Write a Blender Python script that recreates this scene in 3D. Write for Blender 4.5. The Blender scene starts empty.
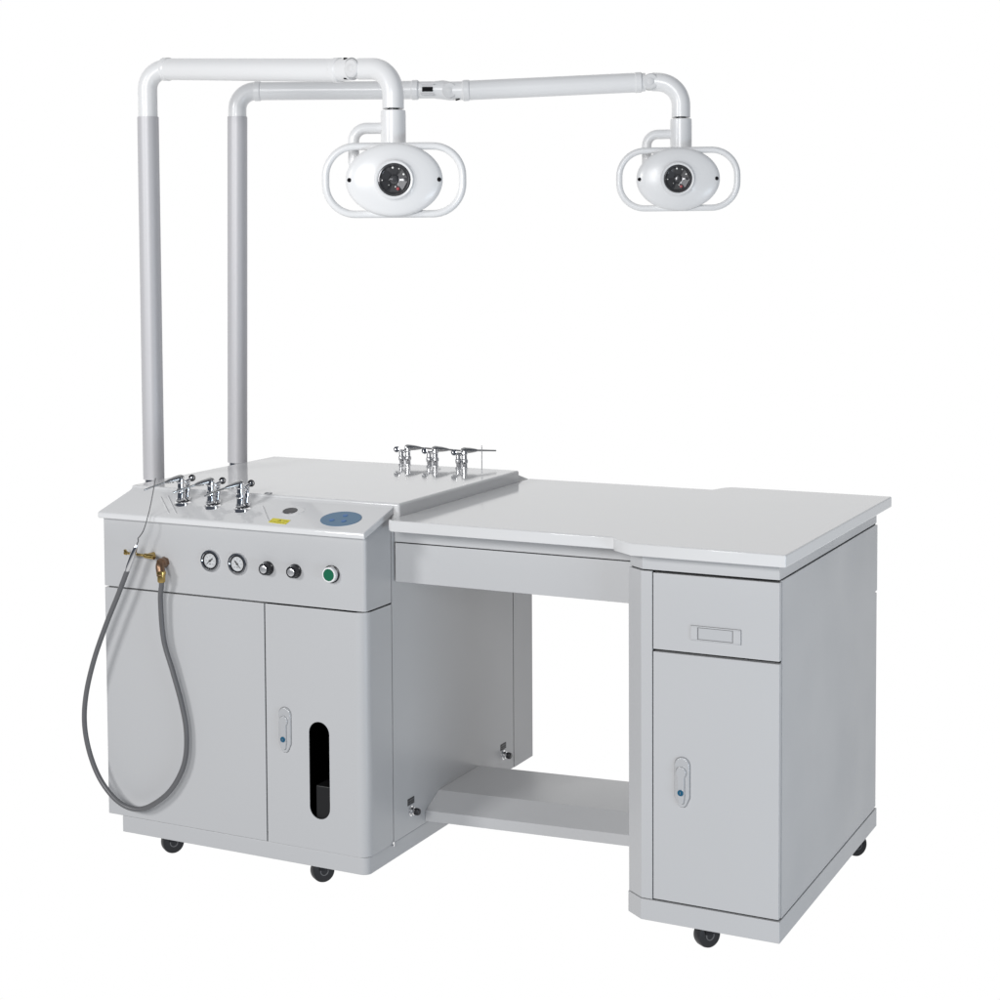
import bpy, bmesh, math, random
from mathutils import Vector, Matrix
random.seed(4)
scene = bpy.context.scene
C = scene.collection
H = 0.20                      # height of the drawing's z = 0 above the floor

# ------------------------------------------------------------------ camera
cam_d = bpy.data.cameras.new('camera'); cam = bpy.data.objects.new('camera', cam_d); C.objects.link(cam)
R = Vector((0.88405261, 0.46732016, -0.00792803)); U = Vector((-0.01880745, 0.05251745, 0.99844289)); F = Vector((-0.46700885, 0.88252693, -0.05521729))
m = Matrix((R, U, -F)).transposed().to_4x4()
m.translation = Vector((2.71654, -3.45800, 1.29634 + H))
cam.matrix_world = m
cam_d.sensor_width = 36; cam_d.lens = 1770.67 / 1000 * 36
cam_d.shift_x = (500 - 420.71) / 1000; cam_d.shift_y = (342.35 - 500) / 1000
cam_d.clip_start = 0.05; cam_d.clip_end = 200
scene.camera = cam

# ------------------------------------------------------------------ world: white backdrop behind, dimmer studio in front
w = bpy.data.worlds.new('World'); scene.world = w; w.use_nodes = True
nt = w.node_tree; nt.nodes.clear()
tc = nt.nodes.new('ShaderNodeTexCoord'); dp = nt.nodes.new('ShaderNodeVectorMath'); dp.operation = 'DOT_PRODUCT'
dp.inputs[1].default_value = (-0.42, 0.90, -0.05)
mr = nt.nodes.new('ShaderNodeMapRange'); mr.interpolation_type = 'SMOOTHSTEP'
mr.inputs['From Min'].default_value = 0.05; mr.inputs['From Max'].default_value = 0.60
mx = nt.nodes.new('ShaderNodeMix'); mx.data_type = 'RGBA'
mx.inputs['A'].default_value = (0.06, 0.07, 0.09, 1); mx.inputs['B'].default_value = (1, 1, 1, 1)
bg = nt.nodes.new('ShaderNodeBackground'); bg.inputs['Strength'].default_value = 1.0
ow = nt.nodes.new('ShaderNodeOutputWorld')
L = nt.links
L.new(tc.outputs['Generated'], dp.inputs[0]); L.new(dp.outputs['Value'], mr.inputs['Value'])
sx_ = nt.nodes.new('ShaderNodeSeparateXYZ'); L.new(tc.outputs['Generated'], sx_.inputs[0])      # downward glow added to the world, stands in for bounce; no floor is built
mz = nt.nodes.new('ShaderNodeMapRange'); mz.interpolation_type = 'SMOOTHSTEP'
mz.inputs['From Min'].default_value = -0.10; mz.inputs['From Max'].default_value = -0.75; mz.inputs['To Max'].default_value = 0.70
L.new(sx_.outputs['Z'], mz.inputs['Value'])
mm_ = nt.nodes.new('ShaderNodeMath'); mm_.operation = 'MAXIMUM'
L.new(mr.outputs['Result'], mm_.inputs[0]); L.new(mz.outputs['Result'], mm_.inputs[1])
L.new(mm_.outputs[0], mx.inputs['Factor']); L.new(mx.outputs['Result'], bg.inputs['Color']); L.new(bg.outputs[0], ow.inputs[0])

# ------------------------------------------------------------------ studio lamps and added fills
def area(name, loc, target, size, power, col=(1, 1, 1)):
    d = bpy.data.lights.new(name, 'AREA'); d.shape = 'RECTANGLE'; d.size, d.size_y = size; d.energy = power; d.color = col
    o = bpy.data.objects.new(name, d); C.objects.link(o); o.location = loc
    o.rotation_euler = (Vector(target) - Vector(loc)).to_track_quat('-Z', 'Y').to_euler()
    return o
area('key_softbox', (-2.3, -6.0, 3.0), (0.8, 0.3, 0.6), (1.3, 1.3), 188)
area('fill_softbox', (1.9, -6.6, 2.5), (1.0, 0.3, 0.6), (2.2, 2.2), 283)
area('side_fill', (4.2, -1.3, 0.15), (0.9, 0.4, 0.35), (1.3, 0.8), 30, (0.76, 0.88, 1.0))  # blue-tinted light added low to brighten the right-facing sides
area('top_fill', (0.9, 0.3, 4.4), (0.9, 0.45, 0.6), (2.6, 2.0), 6)  # weak overhead light added to lift the worktops

scene.view_settings.view_transform = 'Standard'; scene.view_settings.look = 'None'
scene.view_settings.exposure = 0; scene.view_settings.gamma = 1; scene.view_settings.use_curve_mapping = False
scene.render.engine = 'CYCLES'

# ------------------------------------------------------------------ materials
def mat(name, col, rough=0.4, metal=0.0, coat=0.0, bump=0.0, bscale=400, var=0.0, vscale=3, ior=1.45, wave=0):
    mm = bpy.data.materials.new(name); mm.use_nodes = True; n = mm.node_tree.nodes; l = mm.node_tree.links
    b = n['Principled BSDF']
    b.inputs['Base Color'].default_value = (*col, 1); b.inputs['Roughness'].default_value = rough
    b.inputs['Metallic'].default_value = metal; b.inputs['Coat Weight'].default_value = coat; b.inputs['Coat Roughness'].default_value = 0.08
    b.inputs['IOR'].default_value = ior
    t = n.new('ShaderNodeTexCoord')
    if bump:
        z = n.new('ShaderNodeTexNoise'); z.inputs['Scale'].default_value = bscale; z.inputs['Detail'].default_value = 3
        l.new(t.outputs['Object'], z.inputs['Vector'])
        bp = n.new('ShaderNodeBump'); bp.inputs['Strength'].default_value = bump; bp.inputs['Distance'].default_value = 0.001
        l.new(z.outputs['Fac'], bp.inputs['Height']); l.new(bp.outputs[0], b.inputs['Normal'])
        if wave:
            z2 = n.new('ShaderNodeTexNoise'); z2.inputs['Scale'].default_value = 2.6; z2.inputs['Detail'].default_value = 1
            l.new(t.outputs['Object'], z2.inputs['Vector'])
            b2 = n.new('ShaderNodeBump'); b2.inputs['Strength'].default_value = wave; b2.inputs['Distance'].default_value = 0.02
            l.new(z2.outputs['Fac'], b2.inputs['Height']); l.new(b2.outputs[0], bp.inputs['Normal'])
    if var:
        z = n.new('ShaderNodeTexNoise'); z.inputs['Scale'].default_value = vscale; z.inputs['Detail'].default_value = 4
        l.new(t.outputs['Object'], z.inputs['Vector'])
        r = n.new('ShaderNodeMapRange'); r.inputs['From Min'].default_value = 0.3; r.inputs['From Max'].default_value = 0.7
        r.inputs['To Min'].default_value = rough - var; r.inputs['To Max'].default_value = rough + var
        l.new(z.outputs['Fac'], r.inputs['Value']); l.new(r.outputs[0], b.inputs['Roughness'])
    return mm
M = dict(
    paint=mat('grey_powder_coat', (0.485, 0.488, 0.495), 0.34, bump=0.10, bscale=700, var=0.05, wave=0.5),
    resin=mat('white_resin_worktop', (0.69, 0.692, 0.695), 0.07, var=0.02, vscale=5, ior=1.42),
    board=mat('white_desk_board', (0.665, 0.667, 0.67), 0.09, var=0.03, vscale=5, ior=1.42),
    white=mat('white_enamel', (0.765, 0.767, 0.77), 0.28, coat=0.08, bump=0.02, bscale=60),
    sleeve=mat('satin_grey_sleeve', (0.54, 0.535, 0.55), 0.45, metal=0.12, bump=0.03, bscale=500),
    pivot=mat('matt_white_casting', (0.66, 0.662, 0.665), 0.6),
    chrome=mat('chrome', (0.78, 0.78, 0.79), 0.07, metal=1.0),
    latch=mat('satin_zinc', (0.60, 0.605, 0.615), 0.24, metal=0.35, bump=0.04, bscale=900),
    zinc=mat('zinc_latch', (0.50, 0.505, 0.515), 0.30, metal=0.10, bump=0.05, bscale=900),
    gunmetal=mat('worn_steel', (0.50, 0.50, 0.50), 0.22, metal=0.9),
    bezel=mat('polished_bezel', (0.68, 0.68, 0.69), 0.12, metal=1.0),
    silver=mat('turned_silver', (0.72, 0.72, 0.73), 0.22, metal=0.7),
    wire=mat('dark_wire', (0.12, 0.12, 0.125), 0.35, metal=0.6),
    steel=mat('brushed_zinc', (0.50, 0.50, 0.51), 0.30, metal=0.75, bump=0.05, bscale=900),
    dark=mat('black_gap_seal', (0.008, 0.008, 0.009), 0.7, ior=1.2),  # seal colour near black, so lit gaps still look shaded
    rubber=mat('black_rubber', (0.018, 0.018, 0.02), 0.45, bump=0.05),
    black=mat('black_plastic', (0.015, 0.015, 0.018), 0.25),
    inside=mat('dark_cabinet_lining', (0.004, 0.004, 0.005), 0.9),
    bottle=mat('smoked_plastic', (0.010, 0.010, 0.0105), 0.4),
    hose=mat('grey_pvc_hose', (0.125, 0.125, 0.13), 0.34, bump=0.05, bscale=300),
    brass=mat('brass', (0.48, 0.34, 0.12), 0.22, metal=1.0),
    bronze=mat('bronze_fitting', (0.22, 0.135, 0.085), 0.36, metal=0.75, bump=0.1, bscale=300),
    green=mat('green_button', (0.005, 0.12, 0.06), 0.35),
    blue=mat('blue_membrane', (0.055, 0.155, 0.27), 0.35),
    key=mat('blue_key', (0.01, 0.12, 0.36), 0.3),
    lock=mat('blue_lock_core', (0.01, 0.09, 0.17), 0.3),
    yellow=mat('yellow_sticker', (0.75, 0.66, 0.03), 0.5),
    outline=mat('grey_shadow_line', (0.22, 0.22, 0.225), 0.6),  # shade put into colour: dark lines around latch, lever and label holder
    ink=mat('dark_ink', (0.05, 0.05, 0.05), 0.6),
    olive=mat('olive_ink', (0.33, 0.28, 0.02), 0.6),
    dial=mat('dial_paper', (0.55, 0.56, 0.57), 0.5),
    lens=mat('dark_reflector', (0.10, 0.10, 0.105), 0.15, metal=0.5),
    petal=mat('reflector_petal', (0.05, 0.05, 0.053), 0.35, metal=0.4),
    led=mat('led_emitter', (0.85, 0.85, 0.82), 0.2),
    red=mat('red_reflector_tint', (0.35, 0.05, 0.06), 0.3),
)

# ------------------------------------------------------------------ mesh helpers (all coordinates in the drawing frame)
def bx(bm, x0, x1, y0, y1, z0, z1):
    v = [bm.verts.new(p) for p in ((x0,y0,z0),(x1,y0,z0),(x1,y1,z0),(x0,y1,z0),(x0,y0,z1),(x1,y0,z1),(x1,y1,z1),(x0,y1,z1))]
    for f in ((0,3,2,1),(4,5,6,7),(0,1,5,4),(1,2,6,5),(2,3,7,6),(3,0,4,7)): bm.faces.new([v[i] for i in f])
def prism(bm, a, b):
    """two equally long vertex loops a, b joined into a closed solid"""
    A = [bm.verts.new(p) for p in a]; B = [bm.verts.new(p) for p in b]; n = len(A)
    for i in range(n): bm.faces.new((A[i], A[(i+1) % n], B[(i+1) % n], B[i]))
    bm.faces.new(A[::-1]); bm.faces.new(B)
def ext_z(bm, poly, z0, z1): prism(bm, [(x, y, z0) for x, y in poly], [(x, y, z1) for x, y in poly])
def ext_x(bm, poly, x0, x1, dz0=0, dz1=0): prism(bm, [(x0, y, z + dz0) for y, z in poly], [(x1, y, z + dz1) for y, z in poly])
def frames(pts):
    pts = [Vector(p) for p in pts]; T = []
    for i in range(len(pts)):
        a = pts[max(i-1, 0)]; b = pts[min(i+1, len(pts)-1)]; T.append((b - a).normalized())
    n = T[0].orthogonal().normalized(); out = []
    for i, t in enumerate(T):
        n = (n - t * n.dot(t)).normalized(); out.append((pts[i], n, t.cross(n)))
    return out
def tube(bm, pts, r, seg=20, closed=False, caps=True):
    fr = frames(pts); rr = r if isinstance(r, (list, tuple)) else [r] * len(pts); rings = []
    if closed:
        P = [Vector(p) for p in pts]; N = len(P); fr = []; T = [(P[(i+1) % N] - P[i-1]).normalized() for i in range(N)]
        pl = sum((P[i].cross(P[(i+1) % N]) for i in range(N)), Vector()).normalized()
        fr = [(P[i], pl, T[i].cross(pl)) for i in range(N)]
    for (p, n, b), q in zip(fr, rr):
        rings.append([bm.verts.new(p + (n * math.cos(k * 2 * math.pi / seg) + b * math.sin(k * 2 * math.pi / seg)) * q) for k in range(seg)])
    for i in range(len(rings) - (0 if closed else 1)):
        A = rings[i]; B = rings[(i+1) % len(rings)]
        for k in range(seg): bm.faces.new((A[k], A[(k+1) % seg], B[(k+1) % seg], B[k]))
    if caps and not closed: bm.faces.new(rings[0][::-1]); bm.faces.new(rings[-1])
def lathe(bm, origin, axis, prof, seg=32, sx=1.0, side=None):
    """prof: (radius, offset along axis); sx stretches along `side`"""
    o = Vector(origin); ax = Vector(axis).normalized(); s = (Vector(side) if side else ax.orthogonal()).normalized(); t = ax.cross(s); rings = []
    for r, h in prof:
        if r < 1e-6: rings.append([bm.verts.new(o + ax * h)]); continue
        rings.append([bm.verts.new(o + ax * h + s * (r * sx * math.cos(k * 2 * math.pi / seg)) + t * (r * math.sin(k * 2 * math.pi / seg))) for k in range(seg)])
    for A, B in zip(rings, rings[1:]):
        for k in range(seg):
            k2 = (k+1) % seg
            if len(A) == 1 and len(B) == 1: continue
            if len(A) == 1: bm.faces.new((A[0], B[k2], B[k]))
            elif len(B) == 1: bm.faces.new((A[k], A[k2], B[0]))
            else: bm.faces.new((A[k], A[k2], B[k2], B[k]))
    if len(rings[0]) > 1: bm.faces.new(rings[0][::-1])
    if len(rings[-1]) > 1: bm.faces.new(rings[-1])
def cyl(bm, a, b, r, seg=24, r2=None): tube(bm, [a, b], [r, r if r2 is None else r2], seg)
def fillet(pts, rad, n=10):
    pts = [Vector(p) for p in pts]; out = [pts[0]]
    for i in range(1, len(pts) - 1):
        p = pts[i]; a = (pts[i-1] - p); b = (pts[i+1] - p); rr = rad[i-1] if isinstance(rad, (list, tuple)) else rad
        ang = a.angle(b); d = min(rr / math.tan(ang / 2), a.length * .49 if i > 1 else a.length * .98, b.length * .98)
        p0 = p + a.normalized() * d; p1 = p + b.normalized() * d
        rr = d * math.tan(ang / 2); c = p + (a.normalized() + b.normalized()).normalized() * (rr / math.sin(ang / 2))
        v0 = p0 - c; v1 = p1 - c; tot = v0.angle(v1)
        for k in range(n + 1):
            t = k / n; s = math.sin(tot); out.append(c + (v0 * math.sin((1-t) * tot) + v1 * math.sin(t * tot)) / s)
    out.append(pts[-1]); return out
def smooth(pts, n=8):
    P = [Vector(p) for p in pts]; out = []
    for i in range(len(P) - 1):
        a = P[max(i-1, 0)]; b = P[i]; c = P[i+1]; d = P[min(i+2, len(P)-1)]
        for k in range(n):
            t = k / n; out.append(0.5 * ((2*b) + (c-a)*t + (2*a-5*b+4*c-d)*t*t + (3*b-a-3*c+d)*t**3))
    out.append(P[-1]); return out
def holed(bm, outer, hole, y0, y1):
    """plate in the XZ plane between y0 and y1 with one hole"""
    for y in (y0, y1):
        eds = []
        for loop in (outer, hole):
            vs = [bm.verts.new((x, y, z)) for x, z in loop]
            eds += [bm.edges.new((vs[i], vs[(i+1) % len(vs)])) for i in range(len(vs))]
        bmesh.ops.triangle_fill(bm, use_beauty=True, use_dissolve=True, edges=eds)
    for loop in (outer, hole):
        for i in range(len(loop)):
            a = loop[i]; b = loop[(i+1) % len(loop)]
            bm.faces.new([bm.verts.new(p) for p in ((a[0],y0,a[1]),(b[0],y0,b[1]),(b[0],y1,b[1]),(a[0],y1,a[1]))])
    bmesh.ops.remove_doubles(bm, verts=bm.verts, dist=1e-5)
def stadium(cx, cz, r, h, n=14, rb=None):
    """upright rounded slot, total height 2h; rb squashes the lower end"""
    p = []
    for k in range(n + 1):
        a = math.pi * k / n; p.append((cx + r * math.cos(a), cz + h - r + r * math.sin(a)))
    for k in range(n + 1):
        a = math.pi + math.pi * k / n; p.append((cx + r * math.cos(a), cz - h + r + r * math.sin(a)))
    return p
def arc2(cx, cy, r, a0, a1, n=8):
    return [(cx + r * math.cos(math.radians(a0 + (a1-a0) * k / n)), cy + r * math.sin(math.radians(a0 + (a1-a0) * k / n))) for k in range(n + 1)]

class BM:
    """collect shapes, then build ONE mesh object"""
    def __init__(s): s.bm = bmesh.new()
def base_of(o):
    v = Vector((0, 0, 0))
    while o is not None: v += o.location; o = o.parent
    return v
def obj(name, bm, m_, parent=None, bevel=0, angle=35, loc=None, raw=False):
    bmesh.ops.recalc_face_normals(bm, faces=bm.faces)
    off = Vector((0, 0, 0)) if raw else Vector((0, 0, H)) - base_of(parent)
    if loc: off -= Vector(loc) 
    for v in bm.verts: v.co += off
    me = bpy.data.meshes.new(name); bm.to_mesh(me); bm.free()
    me.materials.append(m_); me.shade_smooth(); me.set_sharp_from_angle(angle=math.radians(angle))
    o = bpy.data.objects.new(name, me); C.objects.link(o); o.parent = parent
    if loc: o.location = loc
    if bevel:
        b = o.modifiers.new('edge', 'BEVEL'); b.width = bevel; b.segments = 3; b.limit_method = 'ANGLE'; b.angle_limit = math.radians(40); b.harden_normals = True
    return o
def thing(name, label, cat, loc=(0, 0, 0), group=None):
    o = bpy.data.objects.new(name, None); C.objects.link(o); o.location = loc; o.empty_display_size = .1
    o['label'] = label; o['category'] = cat
    if group: o['group'] = group
    return o
def new(): return bmesh.new()

# ------------------------------------------------------------------ main dimensions (metres)
WA, D = 0.740, 0.915                 # cabinet width, depth of the double-sided unit
SEAM = 0.122                         # depth of the wrapped front shell
ZT, ZS, ZD, ZP = 0.634, 0.4614, -0.1073, -0.149
XS = 0.467                           # split between the two cabinet doors
G = 0.0019                           # half a gap
SL = 0.2882                          # slope of the control ledge
YL, ZL = -0.0166, 0.6473             # its front lip
def zl(y): return ZL + SL * (y - YL)

ws = thing('treatment_workstation', 'grey double-sided steel treatment workstation with white tops, cabinet, desk and drawer pedestal on casters', 'workstation', (0.85, 0.457, 0))

# --- cabinet core
b = new()
bx(b, 0.002, 0.018, 0.018, D-0.018, ZD+.002, 0.615)                        # left wall
bx(b, WA-.018, WA, SEAM+G, D-SEAM-.0022, ZD+.001, 0.66)                        # right wall
bx(b, 0.018, WA-.018, 0.03, D-0.03, ZD+.002, ZD+.018)                      # floor
bx(b, 0.018, WA-.018, 0.019, D-0.019, ZS-.012, ZS+.004)                    # shelf behind the drawer seam
obj('cabinet_body', b, M['paint'], ws)
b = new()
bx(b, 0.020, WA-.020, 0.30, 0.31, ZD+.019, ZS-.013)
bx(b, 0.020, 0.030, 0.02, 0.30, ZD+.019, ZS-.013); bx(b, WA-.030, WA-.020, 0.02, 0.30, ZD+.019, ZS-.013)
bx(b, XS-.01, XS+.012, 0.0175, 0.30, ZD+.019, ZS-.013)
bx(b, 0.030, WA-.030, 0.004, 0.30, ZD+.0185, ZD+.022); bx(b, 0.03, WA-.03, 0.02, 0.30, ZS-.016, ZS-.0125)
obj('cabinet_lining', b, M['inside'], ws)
b = new()                                                                    # dark seals behind the seams, near-black to keep the gaps in shade
bx(b, 0.0004, WA-.012, 0.0165, 0.0178, ZS-.010, ZS+.008)
obj('seam_seal', b, M['dark'], ws); b = new()
bx(b, WA-.006, WA-.0025, 0.022, SEAM-.004, ZS-.010, ZS+.008)
obj('seam_seal', b, M['dark'], ws); b = new()
bx(b, WA-.005, WA-.0022, SEAM-.008, SEAM+.001, ZD+.003, 0.62)
obj('seam_seal', b, M['dark'], ws); b = new()
bx(b, WA-.005, WA-.0012, D-SEAM-.0021, D-SEAM+.0021, ZD+.003, 0.62)
obj('seam_seal', b, M['dark'], ws)

# --- doors and control panel (front), plain twins at the back
def wrap_poly(x0, r, t=.016, yb=SEAM-G):
    """plan outline of a front sheet from x0 that turns the right corner and runs back to yb"""
    o = [(x0, 0)] + arc2(WA-r, r, r, -90, 0, 10) + [(WA, yb)]
    i = [(WA-t, yb)] + arc2(WA-r, r, r-t if r > t else .002, 0, -90, 10) + [(x0, t)]
    if r <= t: i = [(WA-t, yb), (WA-t, t), (x0, t)]
    return o + i
b = new(); bx(b, 0, XS-G, 0, 0.016, ZD, ZS-G)
dl = obj('door', b, M['paint'], ws, bevel=.0012); dl['label'] = 'wide plain left cabinet door behind the hose'
b = new()
r = 0.028
slot = stadium(0.6125, 0.081, 0.0275, 0.1145)
holed(b, [(XS+G, ZD), (WA-r, ZD), (WA-r, ZS-G), (XS+G, ZS-G)], slot[::-1], 0, 0.0016)
o_ = arc2(WA-r, r, r, -90, 0, 12) + [(WA, SEAM-G), (WA-.016, SEAM-G)] + arc2(WA-r, r, r-.016, 0, -90, 12)
ext_z(b, o_, ZD, ZS-G)
dr = obj('door', b, M['paint'], ws); dr['label'] = 'narrow right cabinet door with tall black slot window and latch'
b = new(); r2 = 0.010
pl_ = wrap_poly(0, r2, .0095)
top = [(x, y, zl(max(y, 0)) - .0165 if x > .1 else zl(0)-.0165) for x, y in pl_]
prism(b, [(x, y, ZS+G) for x, y in pl_], top)
obj('control_panel', b, M['paint'], ws, bevel=.0008)
b = new(); bx(b, 0, 0.016, 0.018, D-.018, ZS+G, zl(0)-.0166)               # left side sheet of the control housing
if True:
    prism(b, [(0.0, D-y, ZS+G) for x, y in ((0,0),(0,.016))] + [(WA, D-.016, ZS+G), (WA, D, ZS+G)],
             [(0.0, D, zl(0)-.0165), (0.0, D-.016, zl(0)-.0165), (WA, D-.016, zl(0)-.0165), (WA, D, zl(0)-.0165)])
bx(b, 0, WA, D-.016, D, ZD, ZS-G)
zt_ = lambda y: zl(y) - .0165
ext_x(b, [(D-SEAM+.0022, ZD), (D-.016, ZD), (D-.016, zt_(.016)), (D-SEAM+.0022, zt_(SEAM-.0022))], WA-.016, WA)
ext_x(b, [(.018, ZS+.01), (SEAM, ZS+.01), (SEAM, zt_(SEAM)), (.018, zt_(.018))], .0005, .0165)
ext_x(b, [(D-.018, ZS+.01), (D-SEAM, ZS+.01), (D-SEAM, zt_(SEAM)), (D-.018, zt_(.018))], .0005, .0165)
bx(b, .0005, .0165, SEAM, D-SEAM, ZS+.01, .665)
obj('back_shell', b, M['paint'], ws)

# --- plinth
b = new()
po = [(0.040, 0.003)] + arc2(WA-.003-.02, .023, .02, -90, 0, 8) + [(WA-.003, D-.15), (0.040, D-.15)]
ext_z(b, po, ZP, ZD-.0015)
obj('plinth', b, M['paint'], ws, bevel=.0015)

# --- resin worktop over the cabinet: sloped ledges front and back, raised plate between
b = new()
YP = 0.1246
prof = [(YL+.003, ZL-.0155), (YL, ZL-.012), (YL, ZL-.003), (YL+.002, ZL-.0004), (YL+.006, zl(YL+.006))]
prof += [(YP-.010, zl(YP-.010)), (YP-.004, zl(YP-.004)+.0012), (YP-.001, zl(YP)+.003), (YP-.0005, 0.690)]
prof += [(YP+.0005, .6935), (YP+.003, .6955), (YP+.007, .6961)]
full = prof + [(D-y, z) for y, z in prof[::-1]]
N = len(full)
def xr(y, z):      # the plate is a touch wider than the ledges
    yy = min(y, D-y)
    return (-0.0095, 0.7615) if yy > YP-.0008 else (-0.0055, 0.7470)
low = [(y, z) for y, z in full]
# ledges + body in one solid: front ledge, plate, rear ledge
def ledge(sgn):
    f = (lambda y: y) if sgn > 0 else (lambda y: D-y)
    pp = prof[:8] + [(YP+.02, zl(YP)+.003), (YP+.02, zl(YP+.02)-.016)]
    top_ = [(f(y), z) for y, z in pp]
    ext_x(b, top_, -0.0055, 0.7470)
ledge(1); obj('worktop_ledge', b, M['resin'], ws, bevel=.0035, angle=50); b = new(); ledge(-1)
obj('worktop_ledge', b, M['resin'], ws, bevel=.0035, angle=50)
b = new()
bx(b, -.0095, .7615, YP, D-YP, .6420, .6961)
wp = obj('raised_worktop', b, M['resin'], ws, bevel=.006, angle=50)
# pressed ridges in the ledge around the spray guns
def ridge(a, c, w_=.0022, h_=.0018):
    b = new()
    (xa, ya), (xb, yb) = a, c
    prism(b, [(xa-w_, ya, zl(ya)-.001), (xa+w_, ya, zl(ya)-.001), (xa+w_*.5, ya, zl(ya)+h_), (xa-w_*.5, ya, zl(ya)+h_)],
             [(xb-w_, yb, zl(yb)-.001), (xb+w_, yb, zl(yb)-.001), (xb+w_*.5, yb, zl(yb)+h_), (xb-w_*.5, yb, zl(yb)+h_)])
    obj('ledge_ridge', b, M['resin'], ws)
ridge((.108, .088), (.192, .006)); ridge((.124, .096), (.214, .006)); ridge((.414, .078), (.482, .000))
b = new(); bx(b, .386, .402, .128, .142, .6950, .7005)
obj('grey_block', b, M['steel'], ws, bevel=.002)  # small grey block by the plate's front edge

# --- desk top
b = new()
out = [(.7618, .0700), (.7740, .0614), (1.3190, .0614), (1.3262, .0420), (1.3790, .0034), (1.7118, .0034), (1.7118, D-.0034+.006),
       (1.318, D+.004)] + arc2(1.318, D-.030, .034, 90, 150, 6)[1:] + [(1.272, D-.0614), (.7618, D-.0614)]
ext_z(b, out, .6402, .6666)
obj('desktop', b, M['board'], ws, bevel=.0035, angle=50)

# --- knee-space apron, rear apron, recess strips
b = new(); bx(b, WA+.0015, 1.372, .137, .155, .6045, .6400); obj('recess_strip', b, M['paint'], ws); b = new(); bx(b, WA+.0015, 1.372, D-.155, D-.137, .6045, .6400)
obj('recess_strip', b, M['paint'], ws)
b = new(); bx(b, WA+.004, 1.372, .134, .152, .5107, .6022); 
obj('apron', b, M['paint'], ws, bevel=.0012)
b = new(); bx(b, WA+.004, 1.372, D-.152, D-.134, .5107, .6022)
obj('apron', b, M['paint'], ws, bevel=.0012)
b = new(); bx(b, WA+.004, 1.36, .139, .150, .6005, .6055)
obj('apron_seal', b, M['dark'], ws)

# --- foot rest
b = new()
fp = [(.2824, -.0908), (.2824, -.065), (.3522, -.0337), (.578, -.0337), (.6326, -.065), (.6326, -.0908)]
ext_x(b, fp, WA+.0005, 1.3600, -.011, .0105)
obj('footrest', b, M['paint'], ws, angle=12)

# --- pedestal
PX0, PX1, PX2, PXD = 1.3474, 1.3872, 1.6883, 1.4141
PY0, PY1 = .0732, .0433
PB = .9087
def ped(x2=PX2, g=0.0):
    return [(PX0-g, PY0-g*.4), (PX1-g*.4, PY1-g), (x2+g, PY1-g), (x2+g, D-PY1+g), (PX1-g*.4, D-PY1+g), (PX0-g, D-PY0+g*.4)]
b = new()
t = .014
bx(b, PX2-t, PX2, PY1+.0175, D-PY1-.018, -.102, .6035)                       # right side
prism(b, [(PX0, PY0, -.102), (PX1, PY1, -.102), (PXD-.0022, PY1, -.102), (PXD-.0022, PY1+t, -.102), (PX1+.004, PY1+t, -.102), (PX0+t, PY0+.012, -.102)],
         [(PX0, PY0, .6035), (PX1, PY1, .6035), (PXD-.0022, PY1, .6035), (PXD-.0022, PY1+t, .6035), (PX1+.004, PY1+t, .6035), (PX0+t, PY0+.012, .6035)])
bx(b, PX0, PX0+t, PY0+.012, D-PY0-.012, -.102, .6035)                       # left side
prism(b, [(PX0, D-PY0, -.102), (PX1, D-PY1, -.102), (PXD, D-PY1, -.102), (PXD, D-PY1-t, -.102), (PX0+t, D-PY0-.012, -.102)],
         [(PX0, D-PY0, .6035), (PX1, D-PY1, .6035), (PXD, D-PY1, .6035), (PXD, D-PY1-t, .6035), (PX0+t, D-PY0-.012, .6035)])
bx(b, PX0+t, PX2-t, PY1+.020, D-PY1-.020, -.102, -.085)
obj('pedestal_body', b, M['paint'], ws, bevel=.0008)
b = new(); ext_z(b, [(x + (.003 if x < 1.36 else -.002 if x > 1.6 else .002), y + (.003 if y < .4 else -.003)) for x, y in ped()], .6065, .6400)
obj('pedestal_recess_strip', b, M['paint'], ws)
b = new(); bx(b, PX1+.016, PX2-.003, PY1+.0163, PY1+.0169, -.10, .600); ext_z(b, [(x + (.006 if x < 1.5 else -.004), y + (.006 if y < .4 else -.006)) for x, y in ped()], .6030, .6068)
ext_z(b, [(x + (.006 if x < 1.5 else -.004), y + (.006 if y < .4 else -.006)) for x, y in ped()], -.1045, -.1015)
bx(b, PXD-.004, PXD-.0005, PY1+.0085, PY1+.017, -.10, .602); 
obj('pedestal_seal', b, M['dark'], ws)
b = new(); ext_z(b, ped(g=.0015), ZP, -.1036)
obj('pedestal_plinth', b, M['paint'], ws, bevel=.0012)
# drawer with label holder, door with latch
b = new(); bx(b, PXD, PX2-.001, PY1, PY1+.016, .4385, .6010)
dw = obj('drawer', b, M['paint'], ws, bevel=.0012)
b = new(); bx(b, PXD, PX2-.001, D-PY1-.016, D-PY1+.004, .4385, .6010); obj('rear_front_panel', b, M['paint'], ws, bevel=.0012); b = new(); bx(b, PXD, PX2-.001, D-PY1-.016, D-PY1, -.1000, .4340)
obj('rear_front_panel', b, M['paint'], ws, bevel=.0012)
b = new()
hx0, hx1, hz0, hz1 = 1.4985, 1.6060, .466, .4965
yq = PY1
for (a0, a1, c0, c1) in ((hx0, hx1, hz1-.0022, hz1), (hx0, hx1, hz0, hz0+.0022), (hx0, hx0+.014, hz0+.0022, hz1-.0022), (hx1-.016, hx1, hz0+.0022, hz1-.0022)):
    bx(b, a0, a1, yq-.0032, yq+.0002, c0, c1)
bx(b, hx0+.014, hx1-.016, yq-.0012, yq+.0002, hz0+.0022, hz1-.0022)
obj('label_holder', b, M['paint'], dw, bevel=.0005)
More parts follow.
